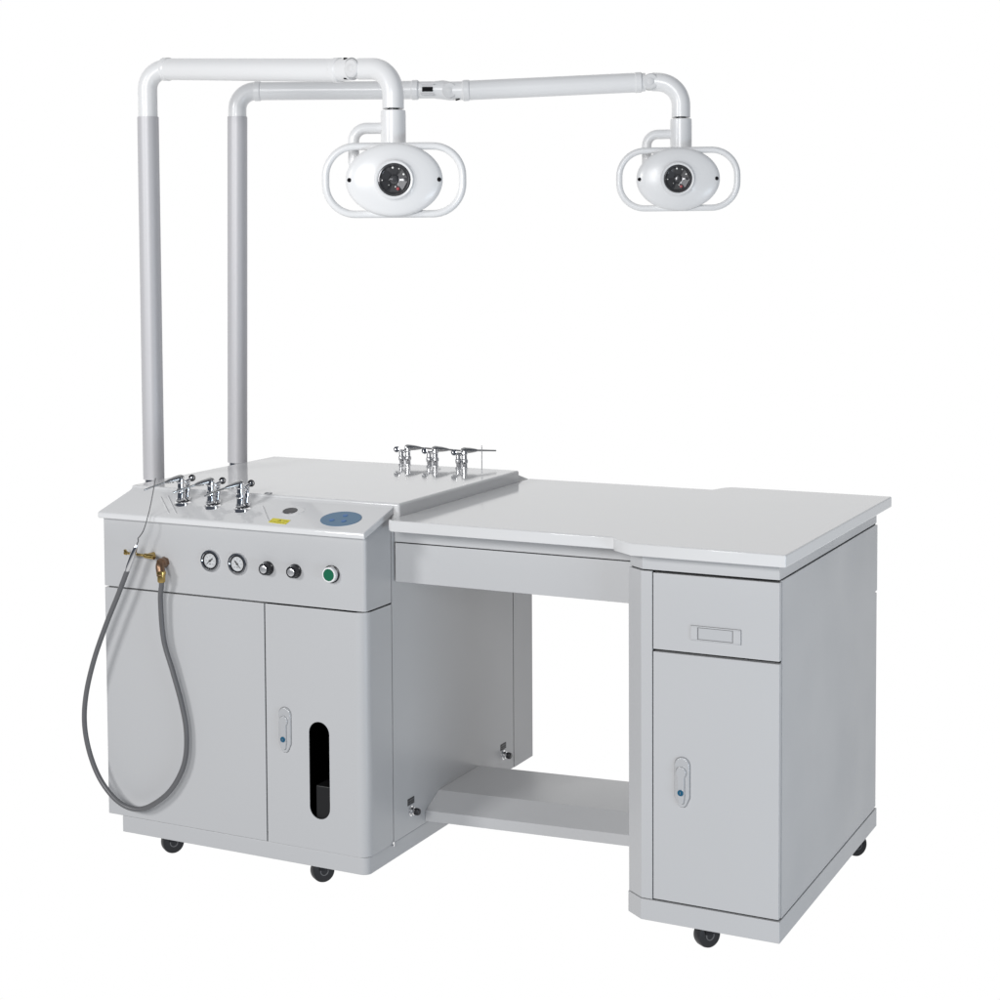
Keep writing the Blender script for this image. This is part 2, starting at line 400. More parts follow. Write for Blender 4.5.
b = new(); bx(b, hx0+.0140, hx1-.0160, yq-.0018, yq-.0011, hz0+.0022, hz1-.0022); bx(b, hx0-.0008, hx1+.0008, yq-.0005, yq+.0002, hz0-.0008, hz1+.0008)
obj('holder_outline', b, M['outline'], dw)  # dark border sheet standing in for shade around the holder
b = new(); bx(b, hx0+.0165, hx1-.0182, yq-.0026, yq-.0011, hz0+.0038, hz1-.0038)
obj('label_window', b, M['zinc'], dw, bevel=.0004)
b = new(); bx(b, PXD, PX2-.001, PY1, PY1+.016, -.1000, .4330)
dp_ = obj('pedestal_door', b, M['paint'], ws, bevel=.0012)

def latch(cx, cz, yf, parent):
    """swing handle latch: base plate, lever with round top, blue lock"""
    hw, hh = .0168, .0535
    b = new(); o = []
    for k in range(15): a = math.pi * k / 14; o.append((cx + hw * math.cos(a), cz + hh - hw + hw * math.sin(a)))
    o += [(cx-hw, cz-hh+.022), (cx-hw*.55, cz-hh+.005), (cx-.004, cz-hh), (cx+.004, cz-hh), (cx+hw*.55, cz-hh+.005), (cx+hw, cz-hh+.022)]
    prism(b, [(x, yf+.0002, z) for x, z in o], [(cx+(x-cx)*.93, yf-.005, cz+(z-cz)*.975) for x, z in o])
    pl = obj('latch_plate', b, M['latch'], parent, bevel=.0010)
    b = new(); prism(b, [(cx+(x-cx)*1.05, yf+.0002, cz+(z-cz)*1.015) for x, z in o], [(cx+(x-cx)*1.05, yf-.0007, cz+(z-cz)*1.015) for x, z in o]); obj('latch_shadow_line', b, M['outline'], parent)  # slightly larger dark sheet, drawn in as the plate's shadow line
    b = new(); o = []
    cz1 = cz + .022
    for k in range(19): a = math.radians(-50 + 280 * k / 18); o.append((cx - .001 + .0118 * math.cos(a), cz1 + .0118 * math.sin(a)))
    o += [(cx-.0083, cz-.030), (cx-.005, cz-.043), (cx+.001, cz-.046), (cx+.005, cz-.043), (cx+.0070, cz-.030)]
    prism(b, [(x, yf-.0045, z) for x, z in o], [(cx+(x-cx)*.9, yf-.0092, cz+(z-cz)*.985) for x, z in o])
    obj('latch_lever', b, M['latch'], parent, bevel=.0007)
    b = new(); prism(b, [(cx+(x-cx)*1.06, yf-.0040, cz+(z-cz)*1.015) for x, z in o], [(cx+(x-cx)*1.06, yf-.0053, cz+(z-cz)*1.015) for x, z in o]); obj('lever_shadow', b, M['outline'], parent)  # dark sheet under the lever stands in for its shadow
    b = new(); lathe(b, (cx-.001, yf-.0088, cz-.021), (0, -1, 0), [(.0066, 0), (.0066, .0018), (.0058, .0024), (0, .0024)], 24)
    obj('lock_core', b, M['lock'], parent)
    b = new(); bx(b, cx-.0015, cx-.0005, yf-.0118, yf-.0110, cz-.0235, cz-.0185); 
    obj('keyhole', b, M['steel'], parent)
latch(.5203, .166, 0, dr)
latch(1.4793, .161, PY1, dp_)

# --- gauges
def gauge(cx, cz, ang, lab):
    b = new(); lathe(b, (cx, .001, cz), (0, -1, 0), [(.0270, 0), (.0270, .004), (.0255, .0065), (.0215, .0070), (.0200, .0050), (.0200, .0015), (0, .0015)], 40)
    g = obj('pressure_gauge', b, M['bezel'], ws); g['label'] = lab
    b = new(); lathe(b, (cx, -.0002, cz), (0, -1, 0), [(.0199, 0), (.0199, .0048), (.0178, .0046), (.0174, .0022), (0, .0022)], 40)
    obj('gauge_surround', b, M['black'], g)
    b = new(); lathe(b, (cx, -.0020, cz), (0, -1, 0), [(.0172, 0), (.0172, .0012), (0, .0012)], 40)
    obj('gauge_dial', b, M['dial'], g)
    b = new()
    for k in range(25):
        a = math.radians(-45 + 270 * k / 24); L_ = .0022 if k % 4 == 0 else .0012; q = .0155
        p0 = Vector((cx + q * math.cos(a), -.0035, cz + q * math.sin(a))); p1 = Vector((cx + (q-L_) * math.cos(a), -.0035, cz + (q-L_) * math.sin(a)))
        n = Vector((-math.sin(a), 0, math.cos(a))) * .00022
        b.faces.new([b.verts.new(v) for v in (p0+n, p0-n, p1-n, p1+n)])
        if k % 4 == 0:
            q2 = .0110; c_ = Vector((cx + q2 * math.cos(a), -.0035, cz + q2 * math.sin(a)))
            bx(b, c_.x-.0009, c_.x+.0009, -.0036, -.0034, c_.z-.0009, c_.z-.0003); bx(b, c_.x-.0009, c_.x+.0009, -.0036, -.0034, c_.z+.0003, c_.z+.0009)
    bx(b, cx-.003, cx+.003, -.0036, -.0034, cz-.0085, cz-.0070)
    obj('dial_scale', b, M['ink'], g)
    b = new(); a = math.radians(ang); d_ = Vector((math.cos(a), 0, math.sin(a))); n = Vector((-math.sin(a), 0, math.cos(a))); c_ = Vector((cx, -.0045, cz))
    P = [c_ + d_*.0145, c_ + n*.0009 + d_*.003, c_ + n*.0017 - d_*.009, c_ - n*.0017 - d_*.009, c_ - n*.0009 + d_*.003]
    prism(b, P, [p + Vector((0, -.0006, 0)) for p in P]); lathe(b, c_, (0, -1, 0), [(.0026, 0), (.0026, .0012), (0, .0016)], 16)
    obj('needle', b, M['ink'], g)
gauge(.3169, .5491, 218, 'left round pressure gauge with its needle low left')
gauge(.3943, .5474, -48, 'right round pressure gauge with its needle low right')

# --- rotary knobs
def knob(cx, cz, lab):
    b = new()
    prof = [(.0165, 0), (.0165, .006), (.0150, .0075)]
    o = Vector((cx, 0, cz))
    def ring(r, y, fl):
        return [b.verts.new((cx + (r * (1 - fl * (k % 4 in (0,)))) * math.cos(k*2*math.pi/48), y, cz + (r * (1 - fl * (k % 4 in (0,)))) * math.sin(k*2*math.pi/48))) for k in range(48)]
    rs = [ring(.0165, 0, 0), ring(.0165, -.005, 0), ring(.0152, -.006, .07), ring(.0140, -.0185, .07), ring(.0128, -.0205, .02)]
    for A, B in zip(rs, rs[1:]):
        for k in range(48): b.faces.new((A[k], A[(k+1) % 48], B[(k+1) % 48], B[k]))
    b.faces.new(rs[-1]); b.faces.new(rs[0][::-1])
    k_ = obj('control_knob', b, M['black'], ws, angle=25); k_['label'] = lab
    b = new(); lathe(b, (cx, -.0203, cz), (0, -1, 0), [(.0092, 0), (.0092, .0010), (.0080, .0016), (0, .0016)], 32)
    obj('knob_cap', b, M['silver'], k_)
    b = new(); bx(b, cx-.0007, cx+.0007, -.0212, -.0055, cz+.0129, cz+.0146)
    obj('pointer_line', b, M['dial'], k_)
knob(.4781, .5440, 'left black fluted knob with silver cap'); knob(.5536, .5432, 'right black fluted knob with silver cap')
b = new(); lathe(b, (.6519, .0005, .5439), (0, -1, 0), [(.0205, 0), (.0205, .0040), (.0190, .0048), (0, .0048)], 40)
pb = obj('push_button', b, M['black'], ws)
b = new(); lathe(b, (.6519, -.0045, .5439), (0, -1, 0), [(.0178, 0), (.0178, .0095), (.0166, .0110), (.0142, .0112), (.0138, .0085), (0, .0085)], 40)
obj('button_ring', b, M['white'], pb)
b = new(); lathe(b, (.6519, -.0132, .5439), (0, -1, 0), [(.0138, 0), (.0138, .0022), (.0130, .0028), (0, .0030)], 40)
obj('button_cap', b, M['green'], pb)

# --- membrane keypad, sensor window, sticker on the ledge
NL = Vector((0, -SL, 1)).normalized(); TL = Vector((0, 1, SL)).normalized()
def on_ledge(x, y, h=0): return Vector((x, y, zl(y))) + NL * h
def disc(bm, x, y, rx, ry, h0, h1, n=48, rot=0, ch=0):
    A = []; B = []
    for k in range(n):
        a = k * 2 * math.pi / n; u, v = rx * math.cos(a), ry * math.sin(a)
        u, v = u * math.cos(rot) - v * math.sin(rot), u * math.sin(rot) + v * math.cos(rot)
        A.append(on_ledge(x, y, h0) + Vector((u, 0, 0)) + TL * v); B.append(on_ledge(x, y, h1) + Vector((u * (1-ch), 0, 0)) + TL * v * (1-ch))
    prism(bm, A, B)
b = new(); disc(b, .6517, .0436, .0515, .0400, -.0005, .0010, ch=.01)
kp = obj('membrane_keypad', b, M['blue'], ws)
for x, y in ((.6333, .0337), (.6534, .0612), (.6649, .0337)):
    b = new(); disc(b, x, y, .0062, .0062, .0009, .0017); obj('keypad_key', b, M['key'], kp)
b = new(); disc(b, .5080, .0655, .0290, .0245, -.0005, .0008, ch=.02)
sn = obj('sensor_window', b, M['resin'], ws)
b = new(); disc(b, .5010, .0640, .0185, .0165, .0007, .0018, ch=.03); obj('sensor_glass', b, M['black'], sn)
b = new(); q = [(.4818, .0000), (.4768, .0235), (.5240, .0195), (.5300, -.0045)]
q = [(.4800, -.0010), (.4800, .0215), (.5310, .0180), (.5310, -.0045)]
prism(b, [on_ledge(x, y, -.0002) for x, y in q], [on_ledge(x, y, .0007) for x, y in q])
st = obj('warning_sticker', b, M['yellow'], ws)
b = new()
def fl(x0, x1, y0, y1): b.faces.new([b.verts.new(on_ledge(x, y, .0009)) for x, y in ((x0, y0), (x1, y0), (x1, y1), (x0, y1))])
for i in range(6): 
    if i not in (2,): fl(.4850+.0026*i, .4866+.0026*i, .0020, .0050)
for i in range(9): fl(.5040+.0024*i, .5054+.0024*i, -.0010, .0020)
tri = [(.5000, .0080), (.5110, .0080), (.5055, .0165)]
b.faces.new([b.verts.new(on_ledge(x, y, .0009)) for x, y in tri])
for i in range(5): fl(.5150+.0026*i, .5166+.0026*i, .0085, .0115)
obj('sticker_print', b, M['olive'], st)

# --- side screw knobs with name plates
def side_knob(y, zk, zlb):
    b = new(); lathe(b, (WA-.001, y, zk), (1, 0, 0), [(.0125, 0), (.0125, .003), (.0095, .0045), (.0095, .010), (.0080, .012), (0, .012)], 24)
    k_ = obj('drain_knob', b, M['chrome'], ws)
    b = new(); lathe(b, (WA+.0105, y+.003, zk-.001), (1, 0, 0), [(.0085, 0), (.0092, .004), (.0085, .010), (.006, .012), (0, .012)], 8)
    obj('knob_grip', b, M['black'], k_, angle=20)
    b = new(); bx(b, WA-.0005, WA+.0008, y-.0165, y+.0165, zlb-.008, zlb+.008)
    p_ = obj('name_plate', b, M['ink'], ws)
    b = new()
    for i in range(4): 
        bx(b, WA+.0007, WA+.0012, y-.0125+.0068*i, y-.0125+.0068*i+.0042, zlb+.0012, zlb+.0048); bx(b, WA+.0007, WA+.0012, y-.0125+.0068*i+.001, y-.0125+.0068*i+.0040, zlb-.0048, zlb-.0015)
    obj('plate_print', b, M['hose'], p_)
side_knob(.2080, -.0553, -.0315); side_knob(.7255, -.0553, -.0325)
b = new(); cyl(b, (WA-.001, SEAM-.004, ZD-.004), (WA+.003, SEAM-.004, ZD-.004), .0028, 12); bx(b, WA-.001, WA+.002, SEAM-.008, SEAM, ZD-.003, ZD+.004)
obj('hinge_pin', b, M['chrome'], ws)

# --- hose fitting and hose hook on the control panel
b = new(); ex, ez = .1835, .5355
lathe(b, (ex, .001, ez), (0, -1, 0), [(.0135, 0), (.0135, .006), (.0105, .009), (.0105, .012), (0, .012)], 6)
tube(b, fillet([(ex, -.004, ez), (ex+.004, -.028, ez), (.1945, -.0315, .508)], .012, 8), .0108, 20)
lathe(b, (ex+.002, -.016, ez), (0.1, -1, 0), [(.0120, -.006), (.0128, 0), (.0120, .006)], 20)
el = obj('hose_elbow', b, M['bronze'], ws, angle=30)
b = new(); lathe(b, (.1945, -.0312, .492), (0, 0, 1), [(.0078, 0), (.0096, .003), (.0096, .018), (.0112, .020), (.0112, .026), (.009, .028)], 24)
obj('hose_ferrule', b, M['brass'], el)
b = new(); cyl(b, (.150, .001, .5530), (.150, -.030, .5530), .0045, 16); cyl(b, (.088, -.030, .5552), (.150, -.030, .5530), .0032, 16)
hk = obj('hose_hook', b, M['brass'], ws)
b = new(); lathe(b, (.089, -.030, .5552), (-1, 0, .03), [(.003, -.004), (.0050, -.003), (.0050, .003), (.003, .004)], 20); cyl(b, (.088, -.030, .553), (.087, -.030, .5635), .0036, 12)
obj('hook_tip', b, M['brass'], hk)
b = new(); cyl(b, (.146, -.030, .5527), (.174, -.030, .5515), .0060, 20, .0062)
obj('hook_stub', b, M['brass'], hk)

# --- casters
def caster(x, y, lab=None):
    ax = Vector((.80, -.60, 0)).normalized(); c_ = Vector((x, y, -H + .0275))
    b = new(); lathe(b, c_, ax, [(.0200, -.0125), (.0262, -.0115), (.0275, -.007), (.0275, .007), (.0262, .0115), (.0200, .0125)], 36)
    k_ = obj('caster', b, M['rubber'], ws)
    b = new(); lathe(b, c_, ax, [(.0105, .0120), (.0105, .0136), (.0085, .0138), (.0080, .0122)], 24)
    obj('caster_hub', b, M['hose'], k_)
    b = new(); s = Vector((-ax.y, ax.x, 0)); up = Vector((0, 0, 1))
    for sg in (-1, 1):
        o = c_ + ax * (.0165 * sg); P = [o + s*.012 + up*.004, o - s*.012 + up*.004, o - s*.016 + up*.031, o + s*.016 + up*.031]
        prism(b, P, [p - ax * (.002 * sg) for p in P])
    cyl(b, c_ + up*.0285, c_ + up*.034, .020, 20)
    obj('caster_fork', b, M['black'], k_)
for x, y in ((.152, .055), (.587, .050), (.15, D-.21), (.60, D-.21), (1.519, .085), (1.659, .785), (1.42, D-.09)): caster(x, y)

# ------------------------------------------------------------------ bottle in the cabinet, seen through the slot
bo = new(); ext_z(bo, [(.5985, .0060), (.7000, .0060), (.7000, .110), (.5985, .110)], ZD+.0225, .0440)
bt = obj('waste_bottle', bo, M['bottle'], None, bevel=.003)
bt['label'] = 'dark grey plastic waste bottle inside cabinet, seen low in the slot window'; bt['category'] = 'bottle'

# ------------------------------------------------------------------ examination lamps
def lamp(base, top, z_top, sleeve, label, arm, head, tub):
    th = thing('examination_lamp', label, 'lamp', (base[0], base[1], 0), 'articulated examination lamps over the workstation')
    bxv, byv = base; txv, tyv = top
    def P(z): 
        t_ = (z - .69) / (1.63 - .69); return Vector((bxv + (txv-bxv) * t_, byv + (tyv-byv) * t_, z))
    z0, z1 = sleeve
    b = new(); cyl(b, P(-.05), P(z0+.02), .0245, 40)
    obj('pole_base', b, M['chrome'], th)
    b = new(); lathe(b, P(z0), P(z1) - P(z0), [(.0252, -.0), (.0275, .0), (.0275, (P(z1)-P(z0)).length), (.0246, (P(z1)-P(z0)).length)], 48)
    obj('pole_sleeve', b, M['sleeve'], th)
    for zc in (.10, .46):            # clamps to the cabinet side
        b = new(); p_ = P(zc); cyl(b, p_ + Vector((0, 0, -.02)), p_ + Vector((0, 0, .02)), .031, 32); bx(b, p_.x, -.0010, p_.y-.02, p_.y+.02, zc-.015, zc+.015)
        obj('pole_clamp', b, M['steel'], th, bevel=.001)
    s0, s1, jc, t0, e_drop = arm['start'], arm['end'], arm['joint'], arm.get('second'), arm['drop']
    b = new(); tube(b, fillet([P(z1-.03), P(s0[2]), s0], arm['er'], 12), tub, 36)
    obj('pole_elbow', b, M['white'], th)
    # camera-independent facing of the joints: across the arm, horizontal
    def across(a, c_):
        d_ = (Vector(c_) - Vector(a)); d_.z = 0; d_.normalize(); return Vector((d_.y, -d_.x, 0))
    def collar(a, d_, r, l=.010):
        b = new(); lathe(b, a, d_, [(r, -l), (r+.0022, -l*.7), (r+.0022, l*.7), (r, l)], 40)
        obj('arm_collar', b, M['white'], th)
    def armtube(a, c_, r):
        b = new(); cyl(b, a, c_, r, 40); obj('arm', b, M['white'], th)
    def joint(c_, d_, n, r, tr):
        """round pivot knuckle with fork cheeks and a pin"""
        b = new(); lathe(b, Vector(c_) - n * (tr*1.07), n, [(r-.003, 0), (r, .003), (r, tr*2.14-.003), (r-.003, tr*2.14)], 40)
        j = obj('pivot_joint', b, M['pivot'], th)
        b = new(); lathe(b, Vector(c_) + n * (tr*1.05), n, [(r*.42, 0), (r*.42, .0012), (r*.34, .0022), (0, .0022)], 24)
        obj('pivot_pin', b, M['pivot'], j)
        a_ = Vector(c_) - d_ * (r + .006)
        up_ = Vector((0, 0, 1))
        for sg in (-1, 1):
            b = new()
            q_ = a_ + up_ * (sg * (tr - .0030)) + n * (tr * .30)
            prism(b, [q_ + d_*x_ + up_*z_ - n*.0 for x_, z_ in ((-.0035, -.003), (.0035, -.003), (.0035, .003), (-.0035, .003))],
                     [q_ + d_*x_ + up_*z_ + n*.0075 for x_, z_ in ((-.0035, -.003), (.0035, -.003), (.0035, .003), (-.0035, .003))])
            obj('joint_gap', b, M['dark'], j)
        return j
    s0, s1, jc = Vector(s0), Vector(s1), Vector(jc); d1 = (s1 - s0).normalized(); n1 = across(s0, s1)
    ar = arm['r1']
    collar(s0, d1, ar); armtube(s0, s1, ar)
    collar(s1, d1, ar)
    if t0 is None:
        b = new(); cyl(b, s1, jc - d1 * .016, ar*.97, 36); obj('fork', b, M['white'], th)
        joint(jc, d1, n1, .0215, ar*.92); ec = jc; de = d1
    else:
        # swivel block between the two links
        blk0, blk1 = s1 + d1 * .008, jc
        b = new(); cyl(b, s1, s1 + d1 * .062, ar*.93, 36)
        sb = obj('swivel_block', b, M['white'], th)
        b = new(); c_ = s1 + d1 * .036 + n1 * (ar*.93)
        q_ = [c_ + d1*x_ + Vector((0, 0, z_)) for x_, z_ in ((-.0145, -.0062), (.0145, -.0062), (.0145, .0062), (-.0145, .0062))]
        prism(b, [p - n1*.008 for p in q_], [p + n1*.0012 for p in q_])
        obj('swivel_slot', b, M['dark'], sb)
        for sg in (-1, 1):
            b = new(); c2 = s1 + d1*.036 + n1*(ar*.78) + Vector((0, 0, sg*.0135)); bxp = [(-.018, -.0015), (.018, -.0015), (.018, .0015), (-.018, .0015)]
            prism(b, [c2 + d1*x_ + Vector((0, 0, z_)) for x_, z_ in bxp], [c2 + d1*x_ + Vector((0, 0, z_)) + n1*.0065 for x_, z_ in bxp])
            obj('swivel_ridge', b, M['sleeve'], sb)
        t0, t1, j2 = Vector(t0), Vector(arm['second_end']), Vector(arm['joint2']); d2 = (t1 - t0).normalized(); n2 = across(t0, t1)
        b = new(); tube(b, [s1 + d1*.055, s1 + d1*.075, jc, t0], [ar*.96, ar*1.04, ar*1.02, ar*1.02], 36)
        obj('knuckle', b, M['white'], th)
        b = new(); lathe(b, jc - n1 * (ar*1.03), n1, [(.0195, 0), (.0205, .0015), (.0205, ar*2.06-.0015), (.0195, ar*2.06)], 40)
        j = obj('pivot_joint', b, M['pivot'], th)
        b = new(); lathe(b, jc + n1 * (ar*1.02), n1, [(.008, 0), (.008, .0012), (.0065, .002), (0, .002)], 24); obj('pivot_pin', b, M['pivot'], j)
        b = new(); c3 = jc + d1*.021 + Vector((0, 0, -ar*.98)) + n1*(ar*.25); prism(b, [c3 + d1*x_ + Vector((0, 0, z_)) for x_, z_ in ((-.005, -.003), (.006, .000), (.006, .003), (-.005, .000))], [c3 + d1*x_ + Vector((0, 0, z_)) + n1*.012 for x_, z_ in ((-.005, -.003), (.006, .000), (.006, .003), (-.005, .000))]); obj('joint_gap', b, M['dark'], j)
        collar(t0, d2, arm['r2']); armtube(t0, t1, arm['r2']); collar(t1, d2, arm['r2']*.97)
        b = new(); cyl(b, t1, j2 - d2 * .014, arm['r2']*.94, 36); obj('fork', b, M['white'], th)
        joint(j2, d2, n2, .0215, arm['r2']*.92); ec = j2; de = d2
    corner, drop_end = [Vector(q) for q in e_drop]
    b = new(); tube(b, fillet([ec + de * .006, corner, drop_end], arm['dr'], 16), tub, 40)
    obj('drop_elbow', b, M['white'], th)
    hc = Vector(head)
    cdir = Vector((0, 0, -1))
    b = new(); lathe(b, drop_end, cdir, [(tub*.55, -.004), (tub*.55, .005)], 24); obj('swivel_gap', b, M['black'], th)
    ctop = drop_end + Vector((0, 0, -.0035)); cl = arm['cl']
    b = new(); lathe(b, ctop, cdir, [(.0268, 0), (.0283, .0015), (.0290, .012), (.0290, cl), (.020, cl+.01)], 44)
    obj('head_collar', b, M['white'], th)
    # head frame
    nf = Vector(arm['face']).normalized(); sd = Vector((-nf.y, nf.x, 0)).normalized(); up_ = nf.cross(sd)
    if up_.z < 0: up_ = -up_
    def W(u, v, n): return hc + sd*u + up_*v + nf*n
    def ell(prof, a=.1105, c_=.0835, seg=72):
        bb = new(); rings = []
        for sc, n in prof:
            if sc == 0: rings.append([bb.verts.new(W(0, 0, n))]); continue
            rings.append([bb.verts.new(W(a*sc*math.cos(k*2*math.pi/seg), c_*sc*math.sin(k*2*math.pi/seg), n)) for k in range(seg)])
        return bb, rings
    # shell: ellipse that blends into a round mouth
    seg = 72; b = new(); rings = []
    for sc, n, rd in ((0, -.062, 0), (.45, -.060, 0), (.78, -.048, 0), (.93, -.028, 0), (.985, -.010, 0), (1.0, .000, 0), (.994, .0045, 0), (.965, .0095, 0), (.90, .0135, 0), (.76, .0175, 0), (.60, .0205, .1), (.50, .0222, .6), (.455, .0240, 1), (.440, .0275, 1), (.415, .0290, 1), (.375, .0280, 1), (.362, .016, 1), (0, .016, 1)):
        if sc == 0: rings.append([b.verts.new(W(0, 0, n))]); continue
        row = []
        for k in range(seg):
            a = k*2*math.pi/seg; c0, s0_ = math.cos(a), math.sin(a)
            e = Vector((.1105*sc*c0, .0835*sc*s0_)); rr_ = .1*sc; cr = Vector((rr_*c0, rr_*s0_)); q = e.lerp(cr, rd)
            row.append(b.verts.new(W(q.x, q.y, n)))
        rings.append(row)
    for A, B in zip(rings, rings[1:]):
        for k in range(seg):
            k2 = (k+1) % seg
            if len(A) == 1: b.faces.new((A[0], B[k2], B[k]))
            elif len(B) == 1: b.faces.new((A[k], A[k2], B[0]))
            else: b.faces.new((A[k], A[k2], B[k2], B[k]))
    hd = obj('lamp_head', b, M['white'], th, angle=45)
    b = new(); lathe(b, W(0, 0, .0165), nf, [(.0362, 0), (.0362, .0100), (.0340, .0105), (.0300, .0060), (.0210, .0025), (.0115, .0015), (.0100, .0060), (.0060, .0085), (0, .0090)], 48, side=sd)
    obj('lens', b, M['lens'], hd, angle=25)
    b = new()
    for k in range(6):
        a0 = math.radians(60*k+8); a1 = math.radians(60*k+52)
        pts = []
        for q, aa in ((.013, a0), (.013, a1), (.030, a1), (.030, a0)): pts.append(W(q*math.cos(aa), q*math.sin(aa), .0200 + (q-.013)*.16))
        prism(b, pts, [p + nf*.0014 for p in pts])
    obj('reflector_petal', b, M['petal'], hd)
    for (u_, v_, rr_) in ((-.027, -.001, .0016), (-.003, .0270, .0024), (.011, .0245, .0016), (.0215, .0120, .0024), (.0030, -.0160, .0018), (-.012, -.012, .0012)):
        b = new(); lathe(b, W(u_, v_, .0230), nf, [(rr_*1.0, -.002), (rr_, .0025), (rr_*.6, .0036), (0, .004)], 14); obj('led', b, M['led'], hd)
    b = new(); lathe(b, W(.008, -.0205, .0223), nf, [(.0035, 0), (.0035, .0016), (0, .0018)], 14); obj('indicator', b, M['red'], hd)
    for u_ in (-.1015, .1015):
        b = new(); lathe(b, W(u_, 0, .0105), nf, [(.0050, -.006), (.0050, .0030), (.004, .0040), (0, .0040)], 20); obj('side_screw', b, M['dark'], hd)
    # wire handle loop and rear bracket
    hw, hh, cr = .1560, .0770, .068
    pts = []
    for cx_, cz_, a0 in ((hw-cr, hh-cr, 0), (-hw+cr, hh-cr, 90), (-hw+cr, -hh+cr, 180), (hw-cr, -hh+cr, 270)):
        for k in range(13): a = math.radians(a0 + 90*k/12); pts.append(W(cx_ + cr*math.cos(a), cz_ + cr*math.sin(a), -.012))
    b = new(); tube(b, pts, .0085, 16, closed=True); obj('handle_loop', b, M['white'], th)
    ax0 = ctop + Vector((0, 0, -.045))
    ax0 = ctop + Vector((0, 0, -.041)); br = [ax0, ax0 - sd*.092, ax0 - sd*.092 - up_*.080 + nf*.0, W(-.075, -.02, -.040)]
    b = new(); tube(b, fillet(br, [.030, .015], 10), .0130, 24); obj('rear_bracket', b, M['white'], th)
    return th
face1 = (2.7165-.7766, -3.458-.0797, -.02)
lamp((-.0400, .262), (-.0400, .262), 1.75, (.6935, 1.6288), 'nearer and left examination lamp with larger white oval head', dict(
    start=(-.0668+.075, .3103-.030, 1.7500), end=(.5746, .1823, 1.7094), joint=(.6370, .1670, 1.7080), er=.055, r1=.0275,
    drop=((.7430, .1459, 1.7010), (.7445, .1421, 1.6090)), dr=.068, cl=.085, face=face1), (.7790, .0809, 1.4429), .0250)
face2 = (2.7165-1.1104, -3.458-1.0509, -.02)
lamp((-.0360, .645), (-.0210, .645), 1.72, (.6944, 1.6516), 'farther and right examination lamp on long two-link arm, smaller oval head', dict(
    start=(.0159+.012, .6691+.005, 1.7215), end=(.4294, .8424, 1.7179), joint=(.5186, .8790, 1.7136), er=.050, r1=.0250,
    second=(.5617, .8894, 1.7137), second_end=(.9824, 1.0904, 1.7299), joint2=(1.0111, 1.1057, 1.7310), r2=.0265,
    drop=((1.0923, 1.1256, 1.7270), (1.0940, 1.1207, 1.6330)), dr=.066, cl=.085, face=face2), (1.1104, 1.0509, 1.4650), .0250)

# ------------------------------------------------------------------ spray guns standing in the ledges
def gun(x, y, rot, label, group, drop=.022, knobc='black', tilt=0):
    zb = zl(min(y, D-y)); root = thing('spray_gun', label, 'spray gun', (x, y, zb + H), group); root.rotation_euler = (0, 0, rot)
    def part(name, b, m_): return obj(name, b, M[m_], root, raw=True, angle=30)
    b = new(); sl = math.atan(SL)
    lathe(b, (0, 0, -.006), (0, 0, 1), [(.0215, 0), (.0215, .0070), (.0185, .0100), (.0130, .0115)], 32); part('base_flange', b, 'chrome')
    b = new(); lathe(b, (0, 0, .004), (0, 0, 1), [(.0165, 0), (.0165, .0030), (0, .0030)], 32); part('flange_gasket', b, 'black')
    b = new(); lathe(b, (.006, .001, .006), (0, 0, 1), [(.0120, 0), (.0126, .004), (.0092, .008), (.0088, .020), (.0110, .023), (.0110, .030), (.0084, .033), (.0082, .043), (.0100, .046), (.0100, .055), (.0062, .060)], 24)
    part('valve_body', b, 'chrome')
    b = new(); lathe(b, (-.011, -.002, .005), (-.08, 0, 1), [(.0088, 0), (.0094, .006), (.0066, .010), (.0066, .022), (.0085, .025), (.0085, .033), (.0062, .036), (.0060, .046), (.0030, .049)], 20)
    part('trigger_post', b, 'chrome')
    b = new(); tube(b, smooth([(-.012, .001, .046), (-.006, .001, .052), (.002, 0, .055)], 5), .0042, 14); cyl(b, (-.004, .0, .028), (.006, 0, .030), .0045, 14); part('bridge', b, 'chrome')
    L_ = .098
    def A(s, dz=0): return (.004 + s * L_, 0, .062 - drop * s * s * .3 - drop * s * .7 + dz)
    b = new(); tube(b, [A(-.06), A(.0), A(.06), A(.22), A(.36), A(.44)], [.0060, .0088, .0085, .0072, .0050, .0028], 20); part('handle', b, 'gunmetal')
    b = new(); tube(b, [A(.40), A(.6), A(.8), A(1.0)], [.0029, .0027, .0024, .0023], 12); part('nozzle', b, 'gunmetal')
    b = new(); tube(b, smooth([A(.08, -.005), A(.18, -.0062), A(.26, -.0045), A(.32, -.001)], 5), .0014, 10); part('trigger_lever', b, 'chrome')
    b = new(); kd = Vector((-.9, -.25, .25)).normalized(); k0 = Vector((-.004, 0, .052)); cyl(b, k0, k0 + kd*.022, .0034, 14); part('knob_stem', b, 'chrome')
    kc = k0 + kd * .026
    # flow knob: dark rim and bright face turned across the stem
    fx = Vector((math.cos(-rot)*.55 - math.sin(-rot)*-.85, math.sin(-rot)*.55 + math.cos(-rot)*-.85, .2)).normalized()
    b = new(); lathe(b, kc - fx*.003, fx, [(.0060, 0), (.0085, .0012), (.0085, .0050), (.0070, .0062), (.0045, .0056), (0, .0056)], 24); part('flow_knob', b, knobc)
    b = new(); lathe(b, kc, fx, [(.0040, 0), (.0040, .0032), (0, .0040)], 16); part('knob_face', b, 'chrome')
    return root
ra = math.atan2(-.87, -.50)
gf = 'spray guns standing on the front ledge'; gr = 'spray guns standing on the rear ledge'
gun(.1924, .0647, ra, 'chrome spray gun on front ledge, nearest the left pole and the upright wire', gf)
gun(.2835, .0607, ra-.05, 'middle chrome spray gun of the three on the front ledge', gf)
gun(.3713, .0566, ra+.04, 'chrome spray gun on front ledge, nearest the yellow sticker', gf)
rb = math.atan2(.87, .50)
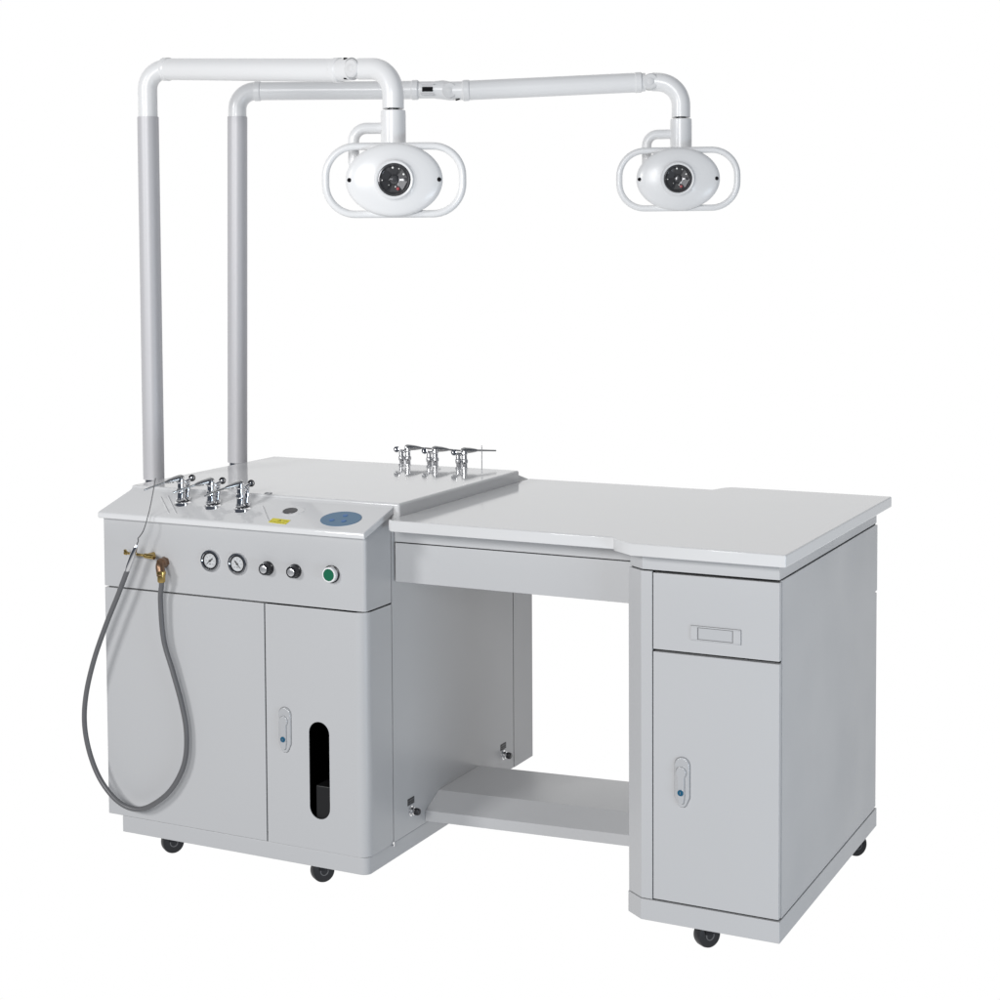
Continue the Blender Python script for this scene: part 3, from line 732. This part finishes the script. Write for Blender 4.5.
gun(.3880, .8480, rb-.25, 'leftmost chrome spray gun of the three along the rear edge', gr, .010, 'chrome')
gun(.4745, .8480, rb-.20, 'middle chrome spray gun of the three along the rear edge', gr, .012, 'chrome')
gun(.5640, .8480, rb-.15, 'chrome spray gun on the rear edge beside the thin upright pin', gr, .006, 'chrome')
b = new(); cyl(b, (.6275, .838, .660), (.6279, .838, .7510), .0013, 10)
pn = obj('upright_pin', b, M['steel']); pn['label'] = 'thin upright metal pin at the right end of the rear spray guns'; pn['category'] = 'pin'

# ------------------------------------------------------------------ suction hose
hs = thing('suction_hose', 'grey flexible hose looping in front of left door, chrome handpiece resting on brass hook', 'hose', (.12, -.045, 0.10))
raw = [(.2037, -.045, .505), (.2035, -.045, .4850), (.1996, -.045, .4500), (.2066, -.045, .3563), (.2314, -.045, .2815), (.2562, -.045, .2045), (.2694, -.045, .1337), (.2622, -.045, .0602), (.2259, -.045, -.0055), (.1750, -.045, -.0494),
       (.1208, -.045, -.0719), (.0637, -.045, -.0603), (.0128, -.045, -.0152), (-.0197, -.045, .0479), (-.0350, -.045, .1207), (-.0286, -.045, .1964), (-.0019, -.045, .2863), (.0368, -.045, .3766), (.0748, -.045, .4536), (.1045, -.045, .5170)]
hy = [-.031, -.030, -.025, -.022, -.020, -.018, -.017, -.018, -.020, -.024, -.028, -.032, -.036, -.040, -.043, -.045, -.047, -.047, -.046, -.045]
raw = [(x - .667 * (h + .045), h, z - .15 * (h + .045)) for (x, y, z), h in zip(raw, hy)]
b = new(); tube(b, smooth(raw, 8), .0063, 16); obj('hose_tube', b, M['hose'], hs)
b = new(); tube(b, [(.1020, -.0450, .512), (.1060, -.0450, .5210), (.1075, -.045, .5245), (.1215, -.045, .555), (.1300, -.045, .5740), (.1330, -.045, .5810)], [.0060, .0070, .0080, .0076, .0052, .0022], 24); obj('handpiece', b, M['chrome'], hs)
b = new(); tube(b, smooth([(.1330, -.045, .5800), (.1375, -.044, .590), (.1370, -.044, .5960), (.1430, -.043, .6030), (.1521, -.040, .619), (.1603, -.030, .6596), (.1641, -.020, .6997), (.1664, -.010, .7397)], 6), .0013, 8); obj('probe_wire', b, M['wire'], hs)
